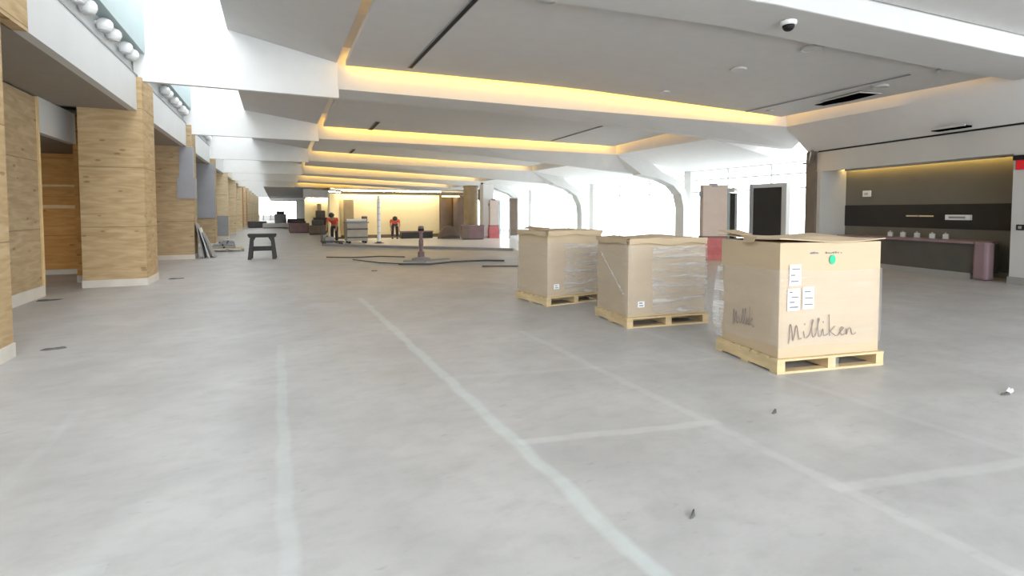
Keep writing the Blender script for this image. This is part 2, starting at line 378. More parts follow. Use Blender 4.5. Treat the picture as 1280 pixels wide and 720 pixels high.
# ------------------------------------------------------------------ roof ribs and coffers
RIB = {
 0: dict(y=6.6, s=-.17, zb=[(1.4,4.85),(6.6,4.73),(12.3,4.3),(14.6,4.2)], zc=[(1.4,4.86),(6.6,4.74),(12.3,4.31),(14.6,4.21)], zp=[(1.4,5.2),(6.6,5.12),(12.3,4.68),(14.6,4.5)], xe=14.5, xc=14.4),
 1: dict(y=13.1, s=-.159, zb=[(1.4,4.26),(4.8,4.15),(7,4.02),(9.4,3.89),(12,3.72),(15.4,3.44)], zc=[(1.4,4.47),(7,4.3),(14.4,4.14)], zp=[(1.4,4.97),(7,4.81),(11.9,4.5),(14.4,4.33)], xe=15.3, xc=14.3),
 2: dict(y=19.5, s=-.183, zb=[(1.4,4.02),(6.5,3.72),(10.2,3.41),(13.7,3.06)], zc=[(1.4,4.10),(12.6,3.85),(13.7,3.1)], zp=[(1.4,4.5),(12.6,4.13)], xe=13.7, xc=12.6, leg=[(14.6,2.88),(15.2,2.62),(15.55,2.25),(15.68,1.7),(15.68,0)]),
 3: dict(y=25.9, s=-.12, zb=[(1.4,3.83),(5.6,3.68),(9.6,3.27),(13.6,3.0)], zc=[(1.4,3.89),(12.4,3.67),(13.6,3.04)], zp=[(1.4,4.34),(12.4,3.88)], xe=13.6, xc=12.4, leg=[(14.4,2.75),(14.95,2.4),(15.2,1.9),(15.26,1.4),(15.26,0)]),
 4: dict(y=32.3, s=0, zb=[(1.4,3.66),(7,3.48),(10.2,3.31),(13.7,3.0)], zc=[(1.4,3.72),(12.4,3.52),(13.7,3.04)], zp=[(1.4,4.17),(12.4,3.72)], xe=13.7, xc=12.4, leg=[(14.5,2.75),(14.95,2.4),(15.15,1.9),(15.2,1.4),(15.2,0)]),
 5: dict(y=38.7, s=0, zb=[(1.4,3.58),(13.7,3.0)], zc=[(1.4,3.63),(12.4,3.36),(13.7,3.04)], zp=[(1.4,4.02),(12.4,3.6)], xe=13.7, xc=12.4, leg=[(14.5,2.75),(14.95,2.4),(15.15,1.9),(15.2,1.4),(15.2,0)]),
 6: dict(y=45.1, s=0, zb=[(1.4,3.48),(13.7,3.0)], zc=[(1.4,3.52),(12.4,3.3)], zp=[(1.4,3.84),(12.4,3.5)], xe=13.7, xc=12.4),
}
def RY(k, x): return RIB[k]['y'] + RIB[k]['s']*(max(x,1.4)-1.4)
def low(z, y, dy): return H + (z-H)*(y+dy)/y
XS = [1.4, 3.2, 4.8, 7, 9.4, 11, 12]
tn = 2
DEP = 1.1
for k, R in RIB.items():
    xs = [x for x in XS if x < R['xe']-.3] + ([R['xc']] if k > 1 else []) + [R['xe']]
    secs = []
    for x in xs:
        y = RY(k, x); zb = lerp(R['zb'], x); zc = max(lerp(R['zc'], x), zb+.02); zp = max(lerp(R['zp'], x), zc+.1); DP = DEP if k < 2 else lerp([(9,DEP),(R['xe'],.5)], max(9, x))
        lip = .7 if k else .02
        secs.append([(x, y, zp+.5), (x, y, zc), (x, y+lip, low(zb, y, lip)), (x, y+DP, low(zb, y, lip)+.03), (x, y+DP, zp+.5)])
    m = MB().loft(secs)
    if 'leg' in R:
        x0 = R['xe']; L_ = [(x0, lerp(R['zb'], x0))] + R['leg']; S = []
        n = len(L_)
        for i, (x, z) in enumerate(L_):
            t = i/(n-1); y = RY(k, x)
            if i == 0: ox, oz = x, z+.9
            else:
                a = Vector(L_[i]) - Vector(L_[i-1]); nrm = Vector((-a.y, a.x)).normalized()
                ox, oz = x + nrm.x*.32, z + nrm.y*.32
                if z <= 0: ox, oz = x+.32, 0
            S.append([(x, y, z), (x, y+.5, z), (ox, y+.5, oz), (ox, y, oz)])
        m.loft(S)
    o = m.build('trim_%d' % tn, M['rib']); struct(o, 'white arched roof rib spanning the hall'); tn += 1
for k in range(NB):       # thin fins carrying each rib over the skylight to the left wall
    y = RIB[k]['y'] if k in RIB else 6.6 + 6.45*k
    zb = lerp(RIB[k]['zb'], 1.4) if k in RIB else 3.6
    o = MB().box(-2.63, 1.42, y, y+.14, zb, 6.55).build('trim_%d' % tn, M['white']); struct(o); tn += 1

def zpan(k, x, y):        # underside of the coffer panel of bay k
    ya = (RY(k-1, x) + DEP) if k > 0 else -7; yb = RY(k, x) - .28
    zb_ = max(lerp(RIB[k]['zp'], x), lerp(RIB[k]['zc'], x)+.12)
    za = (low(lerp(RIB[0]['zb'], x), RY(0, x), 0) + .16 if k == 1 else zb_ + .14) if k else zb_ + .25
    t = (y-ya)/(yb-ya)
    return za + (zb_-za)*t
lampn = 0
for k in range(0, 7):
    R = RIB[k]; xr = R['xc'] - (.5 if k == 1 else .28); xl = 1.55
    ya = lambda x: (RY(k-1, x) + DEP + .02) if k > 0 else -7
    yb = lambda x: RY(k, x) - (.28 if k else .05)
    def fpan(u, v):
        x = xl + (xr-xl)*u; y = ya(x) + (yb(x)-ya(x))*v
        return (x, y, zpan(k, x, y) + .12)
    o = MB().sheet(fpan, 8, 3, .12).build('ceiling', M['ceil']); struct(o)
    # side panel between coffer and skylight, and the lid above
    yA, yB = (RIB[k-1]['y'] + .14 if k > 0 else -7), R['y']
    zl = zpan(k, 1.55, yB-.3); up = .58 if k < 2 else .42
    o = MB().hexa([(-.9, yA, zl+up), (1.38, yA, zl+.12), (1.38, yB, zl+.12), (-.9, yB, zl+up)], [(-.9, yA, 6.5), (1.38, yA, 6.5), (1.38, yB, 6.5), (-.9, yB, 6.5)]).build('ceiling', M['ceil']); struct(o)
    # right-hand perimeter of the coffer: lit face, then a soffit sloping down to the wall
    if k == 0: continue
    yn = lambda x: RY(k-1, x) + DEP
    S = []
    for t in ([(i-4)/14 for i in range(19)] if k == 1 else [i/8 for i in range(9)]):
        xc = R['xc'] - (.28*(1-max(t, 0)) if k == 1 else 0)
        y = yn(xc) + (RY(k, xc) - yn(xc))*t
        zc = lerp(R['zc'], R['xc']); zc_ = zc + (.03*(1-max(t, 0)) if k == 1 else 0)
        if k == 1: xo, zo = 14.3 + .2*(y-5.9), 3.39
        else: xo, zo = 16.6, lerp([(2,3.2),(3,3.0),(6,2.9)], k)
        S.append([(xc, y, zc_+.75), (xc, y, zc_), (xo, y+.0, zo), (xo+.4, y, zo), (xo+.4, y, zc_+.75)])
    o = MB().loft(S).build('ceiling', M['white' if k > 1 else 'ceil'], None, 'auto'); struct(o)
    # warm cove lamp along the far side of the panel
    pts = []
    def seg(xa, xb, n): return [xa + (xb-xa)*i/n for i in range(n+1)]
    S = []
    for x in seg(1.62, xr-.05, 6):
        y = RY(k, x); z = zpan(k, x, y-.28) + .2
        S.append([(x, y-.22, z), (x, y-.14, z), (x, y-.14, z+.05), (x, y-.22, z+.05)])
    t_ = empty('cove_light', (0,0,0), 0, 'long warm yellow cove light in the ceiling, %s from the camera' % ORD[lampn], 'light', 'warm cove lights across the ceiling'); lampn += 1
    MB().loft(S).build('lamp_strip', M['cove' if k < 3 else 'covef'], t_)
    S2 = [[(p[0][0], p[0][1]-.01, p[0][2]+.055), (p[1][0], p[1][1]+.01, p[1][2]+.055), (p[1][0], p[1][1]+.01, p[1][2]+.075), (p[0][0], p[0][1]-.01, p[0][2]+.075)] for p in S]
    MB().loft(S2).build('reflector', M['lamp'], t_)
    if k <= 2:
        S = []
        for t in seg(.05, .97, 4):
            xc = R['xc'] - (.28*(1-t) if k == 1 else 0); y = yn(xc) + (RY(k, xc) - yn(xc))*t; z = zpan(k, xr, y) + .22
            S.append([(xc-.2, y, z), (xc-.12, y, z), (xc-.12, y, z+.05), (xc-.2, y, z+.05)])
        MB().loft(S).build('side_lamp_strip', M['coved'], t_)
# one lid over the coffers keeps the daylight to the skylight and the windows
o = MB().box(1.38, 17.2, -7, 52, 6.5, 6.6).build('ceiling', M['ceil']); struct(o)
o = MB().box(-.9, 17, 46.3, 95, 3.55, 3.75).build('ceiling', M['ceil']); struct(o)
o = MB().box(-.9, -.6, 46.3, 95, 3.75, 6.55).build('ceiling', M['ceil']); struct(o)

# ceiling fittings
def on_ceiling(k, x, y, drop=0): return zpan(k, x, y) - drop - .008
def slot(k, x0, y0, x1, y1, wd, label):
    z0, z1 = on_ceiling(k, x0, y0, .006), on_ceiling(k, x1, y1, .006)
    r = empty('slot_diffuser', ((x0+x1)/2, (y0+y1)/2, (z0+z1)/2), 0, label, 'air slot')
    c = r.location
    a, b = Vector((x0, y0, z0)) - c, Vector((x1, y1, z1)) - c
    MB().bar(a, b, wd, .012).build('dark_slot', M['dark'], r)
    sx = Vector((wd/2+.008, 0, 0))
    MB().bar(a-sx, b-sx, .014, .02).bar(a+sx, b+sx, .014, .02).build('flange', M['grey'], r)
slot(1, 2.98, 7.9, 2.93, 12.2, .085, 'long black air slot in the nearest coffer, towards its left end')
slot(1, 12.3, 6.6, 12.5, 11.0, .03, 'thin dark air slot in the nearest coffer, towards its right end')
slot(2, 3.1, 17.4, 3.1, 18.9, .12, 'short dark air slot at left of the second coffer')
slot(2, 9.7, 14.2, 9.6, 17.4, .05, 'thin dark air slot at right of the second coffer')
slot(3, 3.2, 23.9, 3.2, 25.2, .12, 'short dark air slot at left of the third coffer')
def disc(k, x, y, label, r0=.13, drk=False):
    z = on_ceiling(k, x, y) - .018
    d = empty('recessed_downlight', (x, y, z), 0, label, 'light', 'unlit ceiling downlights')
    MB().lathe([(r0*.75,.03),(r0,.03),(r0,-.014),(r0*.82,-.016),(r0*.75,-.004)], n=24).build('trim_ring', M['panel'], d)
    MB().lathe([(.001,.001),(r0*.74,.001),(r0*.74,-.006),(.001,-.006)], n=24).build('lens', M['pale_lens'] if not drk else M['dark'], d)
disc(1, 4.0, 7.4, 'round grey downlight at the top edge of the photo above the first cove light', .2)
disc(1, 9.4, 6.75, 'round grey downlight right of the dome camera', .2)
disc(1, 9.3, 8.4, 'round grey downlight midway between dome camera and first cove light', .17)
disc(1, 9.3, 10.75, 'small downlight just above the first cove light, right of its middle', .13)
disc(1, 12.5, 6.0, 'round grey downlight nearest the right edge of the photo', .2)
disc(1, 12.75, 7.45, 'round grey downlight just above the black return vent', .17)
disc(1, 12.9, 10.5, 'small downlight near the right end of the first cove light', .1)
def vent(k, x, y, lx, ly, label, extra=True):
    z = on_ceiling(k, x, y)
    v = empty('return_air_vent', (x, y, z), -.2, label, 'vent')
    m = MB().box(-lx/2, lx/2, -ly/2, ly/2, -.012, .004)
    if extra: m.box(-lx/2+.15, lx/2+.22, ly/2, ly/2+.35, -.012, .004)
    m.build('painted_opening', M['void'], v)  # flat sheet, the dark inside the vent put into its colour
    f_ = MB().box(-lx/2-.03, lx/2+.03, -ly/2-.03, -ly/2, -.02, .004).box(-lx/2-.03, -lx/2, -ly/2, ly/2, -.02, .004).box(lx/2, lx/2+.03, -ly/2, ly/2, -.02, .004)
    f_.build('frame', M['panel'], v)
    mm = MB()
    for i in range(5): mm.box(-lx/2+.02, lx/2-.02, -ly/2+ly*(i+.5)/5.0-.01, -ly/2+ly*(i+.5)/5.0+.005, -.016, -.01)
    mm.build('louvre', M['void'], v)
vent(1, 13.2, 8.45, .6, 1.15, 'black open return vent in the nearest coffer, at right')
v = empty('return_air_vent', (14.36, 6.78, 3.47), 0, 'small black vent in the grey soffit above the dark counter wall', 'vent')
MB().bar((-.11, -.36, .0), (.03, .36, .0), .22, .04).build('painted_opening', M['void'], v)
MB().bar((-.24, -.36, .02), (-.1, .36, .02), .03, .04).build('frame', M['panel'], v)

d = empty('dome_camera', (7.72, 5.97, lerp(RIB[0]['zb'], 7.72)+.02), 0, 'white dome security camera with dark bubble under the nearest roof rib', 'camera')
MB().lathe([(.125,.0),(.125,-.045),(.11,-.065),(.08,-.07),(.08,0)], n=24).build('housing', M['lamp'], d, False)
MB().lathe([(.095,-.066),(.09,-.1),(.07,-.135),(.04,-.155),(.001,-.16)], n=24).build('bubble', M['black'], d, True)

# ------------------------------------------------------------------ right wall with counter recess
KW = .2
def W(y, off=0):           # point of the right wall's line, off metres behind it
    n = Vector((1, -KW)).normalized()
    return (14.3 + KW*(y-5.9) + n.x*off, y + n.y*off)
def wallbox(m, ya, yb, o0, o1, z0, z1):
    a, b, c, d_ = W(ya, o0), W(ya, o1), W(yb, o1), W(yb, o0)
    return m.hexa([(*a, z0), (*b, z0), (*c, z0), (*d_, z0)], [(*a, z1), (*b, z1), (*c, z1), (*d_, z1)])
o = wallbox(MB(), 10.55, 10.68, .141, 1.1, 2.78, 2.9).build('wall_right', M['panel']); struct(o)
YR0, YR1 = 5.6, 10.55
o = wallbox(MB(), -7, 10.9, 0, .14, 2.77, 3.36).build('wall_right', M['panel']); struct(o)
o = wallbox(MB(), -7, 10.65, -.02, .16, 3.36, 3.40).build('trim_%d' % tn, M['dark']); struct(o); tn += 1  # black strip, shade of the gap put into its colour
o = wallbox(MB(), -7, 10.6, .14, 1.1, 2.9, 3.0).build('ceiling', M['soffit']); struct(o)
o = wallbox(MB(), YR0-1.5, 10.7, .95, 1.05, 1.73, 2.95).build('wall_right', M['olive']); struct(o)
o = wallbox(MB(), YR0-1.5, 10.7, .93, 1.05, 1.10, 1.73).build('wall_right', M['band']); struct(o)
o = wallbox(MB(), YR0-1.5, 10.7, .95, 1.05, 0, 1.10).build('wall_right', M['olive']); struct(o)
a, b = W(10.62, 0), W(10.72, 1.0)
o = wallbox(MB(), 10.55, 10.68, 0, 1.1, 0, 2.78).build('wall_right', M['panel']); struct(o, 'light grey panel wall closing the far end of the counter recess')
o = wallbox(MB(), -7, YR0, 0, 1.1, .16, 2.77).build('wall_right', M['panel']); struct(o)
o = wallbox(MB(), -7, YR0+.02, -.03, 1.0, 0, .16).build('baseboard_right', M['kick']); struct(o)
o = wallbox(MB(), YR0+.02, 10.55, .9, .95, 0, .12).build('baseboard_right', M['kick']); struct(o)
# dark jamb at the end of the first rib
o = MB().box(15.2, 15.5, 10.7, 11.02, 0, 3.4).build('trim_%d' % tn, M['jamb']); struct(o, 'dark bronze jamb post beside the windows'); tn += 1
o = MB().bar((15.05, 10.7, 3.36), (15.26, 10.95, 3.02), .1, .16).bar((15.26, 10.9, 3.06), (15.36, 11.2, 3.06), .12, .05).build('trim_%d' % tn, M['jamb']); struct(o); tn += 1
# wash light
t_ = empty('wall_washer_light', (0,0,0), 0, 'warm strip light along the top of the dark counter wall', 'light')
wallbox(MB(), YR0+.05, 10.53, .80, .84, 2.83, 2.87).build('lamp_strip', M['strip'], t_)
wallbox(MB(), YR0+.05, 10.45, .77, .79, 2.78, 2.89).build('shield', M['panel'], t_)
# counter
yc0, yc1 = 6.0, 9.9
ct = empty('gate_counter', (14.7, 8, 0), 0, 'long dark-fronted counter with mauve end against the charcoal wall', 'counter')
def rel(o_):
    o_.matrix_parent_inverse = Matrix.Translation(-Vector((14.7, 8, 0))); return o_
rel(wallbox(MB(), yc0+.25, yc1, .06, .7, .13, .80).build('front_panel', M['cfront'], ct))
rel(wallbox(MB(), yc0+.3, yc1, -.02, .75, .80, .86).build('countertop', M['mauve'], ct, bevel=.015))
rel(wallbox(MB(), yc0, yc0+.3, -.03, .22, 0, .86).build('end_panel', M['mauve'], ct, bevel=.06))
rel(wallbox(MB(), yc0+.36, yc1, .03, .6, 0, .13).build('kick_plate', M['kick'], ct))
pos = [(8.62,'first'),(8.27,'second'),(7.9,'third'),(7.52,'fourth'),(7.2,'fifth')]
pd = None
for i, (y, nm) in enumerate(pos):
    if pd is None:
        pd = empty('counter_dispenser', (0,0,0), .2)
        MB().box(-.05, .05, -.055, .055, .012, .13).build('body', M['panel'], pd, bevel=.015)
        MB().box(-.06, .06, -.065, .065, 0, .014).build('foot', M['grey'], pd)
        MB().tube([(0,0,.13),(0,0,.155),(-.05,0,.155)], .012, 8).build('spout', M['steel'], pd)
        o = pd
    else: o = copy_tree(pd)
    o.location = (*W(y, .42), .86)
    tag(o, 'small pale dispenser on the dark counter, %s counting from the box side' % nm, 'dispenser', 'pale dispensers along the counter')
def wallthing(name, label, cat, y0, y1, z0, z1, off, mat_, th=.04, extra=None):
    e = empty(name, (*W((y0+y1)/2, off), (z0+z1)/2), 0, label, cat)
    loc = Vector(e.location)
    def put(o_): o_.matrix_parent_inverse = Matrix.Translation(-loc); return o_
    put(wallbox(MB(), y0, y1, off-th, off, z0, z1).build('body', mat_, e, bevel=.008))
    if extra: put(wallbox(MB(), *extra[0]).build(extra[1], extra[2], e))
wallthing('thermostat_box', 'small white box high on the olive wall above the counter', 'switch', 9.68, 9.93, 1.98, 2.16, .945, M['paper'], .05, ((9.75,9.86,.885,.895,2.03,2.1),'dial',M['panel']))
wallthing('thin_oblong', 'thin pale oblong on the charcoal band, the left of two oblongs', 'oblong', 7.88, 8.57, 1.405, 1.44, .925, M['warm'], .06, ((8.2,8.26,.86,.93,1.40,1.445),'clip',M['steel']))  # two pale oblong shapes on the charcoal band
wallthing('thick_oblong', 'thick pale ribbed fitting on the charcoal band, the right of two oblongs', 'oblong', 6.98, 7.55, 1.33, 1.46, .925, M['paper'], .08, ((7.08,7.45,.83,.85,1.37,1.42),'ribbed_strip',M['grey']))
# sign on the near panel
wallthing('red_sign', 'red sign under a dark housing at the right edge of the photo', 'sign', 5.0, 5.53, 2.42, 2.62, -.005, M['red'], .05, ((5.0,5.56,-.09,-.001,2.62,2.72),'housing',M['dark']))
wallthing('wall_socket', 'small dark square plate on the white panel at the right edge', 'socket', 5.36, 5.5, 1.15, 1.27, -.001, M['dark'], .02, ((5.40,5.46,-.026,-.02,1.18,1.24),'outlet',M['grey']))

# ------------------------------------------------------------------ window wall on the right beyond the first rib
XW = 16.35
bays = [(11.2, 17.1), (17.5, 24.6), (25.0, 32.4), (32.8, 39.6), (40, 46)]
for i, (ya, yb) in enumerate(bays):
    zt = 3.25 if i == 0 else 3.1
    fr = MB()
    for y in [ya, ya+(yb-ya)/3, ya+2*(yb-ya)/3, yb]: fr.box(XW-.05, XW+.05, y-.03, y+.03, 0, zt)
    for z in (.05, 2.35, 2.85, zt): fr.box(XW-.04, XW+.04, ya, yb, z-.025, z+.025)
    fo = fr.build('window_%d' % (i+1), M['white']); struct(fo, 'white framed window bay on the right')
    MB().box(XW-.006, XW+.006, ya+.03, yb-.03, .08, zt-.03).build('pane', M['glass'], fo)
    o = MB().box(XW-.1, XW+.3, ya-.4 if i else 11.0, ya, 0, 3.4).build('wall_right', M['white']); struct(o)
o = MB().box(XW-.1, XW+.3, 46, 95, 0, 3.6).build('wall_right', M['white']); struct(o)
# door-like dark opening in a grey frame, near windows
d = empty('display_cabinet', (15.5, 12.62, 0), 0, 'dark screen in a tall grey frame standing in front of the windows', 'display')
MB().box(-.1, .1, -.78, .62, 0, 2.5).build('frame', M['panel'], d, bevel=.01)
MB().box(-.125, -.102, -.6, .5, .35, 2.36).build('screen', M['band'], d)
MB().box(-.16, .16, -.8, .64, 0, .12).build('plinth', M['mauve'], d)
MB().box(-.14, -.1, .56, .66, 0.12, 2.5).build('side_strip', M['grey'], d)
d = empty('door_leaf', (15.6, 14.35, 0), 0, 'narrow pale door leaf with a dark edge right of the wrapped pylon', 'door')
MB().box(-.04, .04, -.05, .4, .02, 2.25).build('leaf', M['upper'], d)
MB().box(-.06, .06, -.28, -.05, .02, 2.22).build('dark_edge', M['band'], d)
MB().box(-.03, .03, -.2, .35, 2.26, 2.42).tube([(-.0,-.1,2.42),(0,-.3,2.35)], .03, 8).build('closer_arm', M['panel'], d)

def pylon(x, y, hgt, wd, lab, rz):
    p = empty('wrapped_pylon', (x, y, 0), rz, lab, 'pylon', 'wrapped information pylons')
    MB().box(-wd/2, wd/2, -.14, .14, .72, hgt).build('card_wrap', M['pylon'], p, bevel=.015)
    S = []
    for z, e in ((0,.05),(.15,.03),(.4,.045),(.72,.012)):
        S.append([(-wd/2-e, -.14-e, z), (wd/2+e, -.14-e, z), (wd/2+e, .14+e, z), (-wd/2-e, .14+e, z)])
    MB().loft(S).build('red_base_wrap', M['redfilm'], p)
    MB().box(-.12, .06, -.17, .1, hgt-.06, hgt+.05).build('top_clamp', M['grey'], p)
    MB().box(-wd/2-.06, -wd/2, -.05, .05, hgt-.35, hgt-.22).box(wd/2, wd/2+.06, -.05, .05, hgt-.28, hgt-.12).build('side_clip', M['grey'], p)
    MB().box(-wd/2-.02, wd/2+.02, -.16, .16, .70, .76).build('band', M['plum'], p)
pylon(12.75, 12.4, 2.38, .78, 'card-wrapped pylon with red plastic round its base behind the nearest boxes', -.42)
pylon(11.3, 27.3, 2.2, .5, 'card-wrapped pylon with red base far off beside the white column', -.1)

# ------------------------------------------------------------------ cartons on pallets
def pallet(loc, rz, wd, dp, label):
    p = empty('timber_pallet', loc, rz, label, 'pallet', 'timber pallets under the big cartons')
    z1 = .14
    for x0 in (0, wd/2-.045, wd-.09):        # stringers run front to back
        m = MB().hexa([(x0,0.003,.02),(x0+.09,0.003,.02),(x0+.09,dp-.003,.02),(x0,dp-.003,.02)], [(x0,0.003,.12),(x0+.09,0.003,.12),(x0+.09,dp-.003,.12),(x0,dp-.003,.12)])
        m.build('stringer', M['timber'], p)
    n = 7; bw = dp/(n+.6*(n-1)/1.0) if False else .1
    for i in range(n):
        y = (dp-bw)*i/(n-1)
        MB().box(0, wd, y, y+bw, .12, z1).build('deck_board', M['timber'], p)
    for y in (0, dp/2-.05, dp-.1): MB().box(0, wd, y, y+.1, 0, .02).build('bottom_board', M['timber'], p)
    return p
def carton(loc, rz, wd, dp, ht, label, seed, front_film=(0, 1), film_full=False):
    rnd = random.Random(seed)
    c = empty('cardboard_carton', loc, rz, label, 'carton', 'big cardboard cartons on pallets')
    MB().box(0, wd, 0, dp, 0, ht-.05).build('carton_body', M['card'], c, bevel=.006)
    ph = [rnd.uniform(0, 6) for _ in range(4)]
    def lid(u, v):
        x, y = -.025 + (wd+.05)*u, -.025 + (dp+.05)*v
        e = max(abs(u-.5), abs(v-.5))*2
        z = ht - .01 + .012*math.sin(7*u+ph[0])*math.sin(5*v+ph[1]) + (.022*math.sin(4.4*u+ph[2])*(1-v) if e > .7 else 0) - .012*(e > .98)
        return (x, y, z)
    MB().sheet(lid, 14, 10, .008).build('lid', M['card'], c)
    # stretch film, wrapped in a slightly slack shell around the carton
    def shell(z0, z1, e, name, slack=.006, film='film2', patch=None):
        S = []
        nz = 14
        for j in range(nz+1):
            z = z0 + (z1-z0)*j/nz; ring = []
            for side in range(4):
                for i in range(10):
                    t = i/10
                    w_ = e + slack*math.sin(11*t + 9*z + side*2 + ph[0]) * math.sin(PI*t)
                    if side == 0: p = (-e + (wd+2*e)*t, -w_)
                    elif side == 1: p = (wd+w_, -e + (dp+2*e)*t)
                    elif side == 2: p = (wd+e - (wd+2*e)*t, dp+w_)
                    else: p = (-w_, dp+e - (dp+2*e)*t)
                    ring.append((*p, z + .012*math.sin(5*t+side+j)))
            S.append(ring)
        mb = MB(); R = [[mb.bm.verts.new(p) for p in q] for q in S]; n = len(R[0])
        for A, B in zip(R, R[1:]):
            for k_ in (range(n) if not patch else range(*patch)): mb.bm.faces.new((A[k_], A[(k_+1) % n], B[(k_+1) % n], B[k_]))
        [mb.bm.verts.remove(v_) for v_ in list(mb.bm.verts) if not v_.link_faces]; mb.build(name, M[film], c, True)
    # the lid's turned-down edge on the left side and the front
    m = MB()
    N_ = 12
    if seed == 3: return c, shell
    top = [(-.028, dp*(1-i/N_), ht-.012) for i in range(N_+1)] + [(wd*i/N_, -.03, ht-.012) for i in range(N_+1)]
    S = []
    for (x, y, z) in top:
        dz = .075 + .018*math.sin(9*(x+y)+ph[3])
        S.append([(x, y, z), (x-.004, y-.004, z-dz), (x+.006, y+.006, z-dz), (x+.012, y+.012, z)])
    m.loft(S[:N_+1]).loft(S[N_+1:]).build('lid_edge', M['card'], c)
    return c, shell
def label_sheet(c, x0, x1, z0, z1, rows, name='shipping_label'):
    o = MB().box(x0, x1, -.014, -.0095, z0, z1).build(name, M['paper'], c); o['label'] = 'white printed shipping label'
    m = MB()
    for i, (a, b) in enumerate(rows):
        z = z0 + (z1-z0)*(i+.7)/(len(rows)+.4)
        m.box(x0+(x1-x0)*a, x0+(x1-x0)*b, -.0155, -.0145, z-.007, z+.007)
    m.build('print', M['ink'], o)

# nearest carton
A3 = -.18
p3 = pallet((4.30, 3.36, 0), A3, 1.27, .93, 'pale timber pallet under the nearest carton on the right')
c3, shell3 = carton((4.30 + .03*math.cos(A3) + .03*math.sin(-A3), 3.36 + .03*math.sin(A3) + .03*math.cos(A3), .14), A3, 1.2, .87, 1.16, 'big tan carton with white labels and handwriting, nearest of the three on the right', 3)
shell3(.10, .84, .012, 'stretch_film')
label_sheet(c3, .10, .23, .70, .90, [(.1,.8),(.1,.5),(.2,.9)])
label_sheet(c3, .085, .22, .46, .67, [(.15,.9),(.15,.6),(.3,.9),(.1,.4)])
label_sheet(c3, .255, .385, .47, .68, [(.15,.9),(.2,.9),(.15,.7)])
S = [(.07*.0 + .036*math.cos(2*PI*i/20), .046*math.sin(2*PI*i/20)) for i in range(20)]
MB().hexa([(.60+x, -.010, .94+z) for x, z in S], [(.60+x, -.0065, .94+z) for x, z in S]).build('green_sticker', M['green'], c3)
m = MB()
for x in (.34,.36,.375,.40,.42,.52,.545,.57,.60,.63,.66,.70): m.box(x, x+.014+.01*math.sin(x*90)**2, -.0085, -.0065, 1.0, 1.013 + .006*math.cos(x*50))
m.build('faint_print', M['ink'], c3)
# handwriting on the front, in marker strokes
def strokes(c, lines, r=.007, y=-.016, name='handwriting', map_=None):
    m = MB()
    for ln in lines:
        pts = []
        for i in range(len(ln)-1):
            p0, p1, p2, p3 = ln[max(i-1,0)], ln[i], ln[i+1], ln[min(i+2,len(ln)-1)]
            for t in (0, .25, .5, .75):
                pts.append(tuple(.5*((2*p1[j]) + (p2[j]-p0[j])*t + (2*p0[j]-5*p1[j]+4*p2[j]-p3[j])*t*t + (3*p1[j]-p0[j]-3*p2[j]+p3[j])*t**3) for j in (0, 1)))
        pts.append(ln[-1])
        m.tube([(map_(a_, b_) if map_ else (a_, y, b_)) for a_, b_ in pts], r, 6)
    o = m.build(name, M['marker'], c); return o
wr = [[(.105,.19),(.112,.28),(.118,.37),(.13,.36),(.145,.27),(.155,.215),(.168,.27),(.185,.355),(.20,.34),(.212,.27),(.225,.225),(.25,.235)],   # M
      [(.275,.30),(.285,.245),(.31,.235),(.34,.26)],                                              # i
      [(.34,.26),(.375,.36),(.385,.40),(.372,.40),(.37,.30),(.385,.238),(.41,.25)],               # l
      [(.41,.25),(.445,.37),(.455,.41),(.442,.41),(.44,.30),(.455,.238),(.48,.25)],               # l
      [(.48,.25),(.50,.31),(.51,.25),(.535,.245),(.56,.26)],                                     # i
      [(.57,.45),(.575,.35),(.58,.24)], [(.64,.33),(.60,.29),(.585,.285),(.62,.26),(.66,.235),(.69,.245)],  # k
      [(.69,.25),(.73,.285),(.745,.31),(.72,.315),(.71,.27),(.735,.237),(.77,.25)],                # e
      [(.78,.30),(.785,.24),(.80,.285),(.83,.305),(.845,.26),(.86,.235),(.90,.25)],                # n
      [(.50,.37),(.503,.385)], [(.285,.36),(.288,.375)]]
strokes(c3, [[(a, b-.045) for a, b in ln] for ln in wr], .0042)
strokes(c3, [[(a*.55+.18, b*.9+.03) for a, b in ln] for ln in wr[:7]], .004, name='side_handwriting', map_=lambda a_, b_: (-.0175, .87-a_, b_))
def flap(c, pts, name='torn_flap'):
    return MB().hexa(pts, [(x, y, z+.006) for x, y, z in pts]).build(name, M['carddark'], c)
flap(c3, [(-.03,.52,1.155),(.14,.56,1.165),(.18,.84,1.20),(-.05,.86,1.195)])
flap(c3, [(-.05,.30,1.10),(-.02,.30,1.145),(-.02,.46,1.15),(-.06,.46,1.09)])
# loose film hanging off the back left edge
def tail(u, v): return (-.015-.07*math.sin(PI*min(1,v*1.1))*u - .01*math.sin(9*v), .80+.1*u, .02+.8*v)
mb = MB(); T = [[mb.bm.verts.new(tail(i/4, j/10)) for j in range(11)] for i in range(5)]
for i in range(4):
    for j in range(10): mb.bm.faces.new((T[i][j], T[i+1][j], T[i+1][j+1], T[i][j+1]))
mb.build('loose_film', M['film'], c3, True)
mb = MB()
T = [[mb.bm.verts.new((.60+.09*i/4+.01*math.sin(j*2), -.012-.012*math.sin(PI*j/5), .02+.11*j/5)) for j in range(6)] for i in range(5)]
for i in range(4):
    for j in range(5): mb.bm.faces.new((T[i][j], T[i+1][j], T[i+1][j+1], T[i][j+1]))
mb.build('film_end', M['film2'], p3, True)
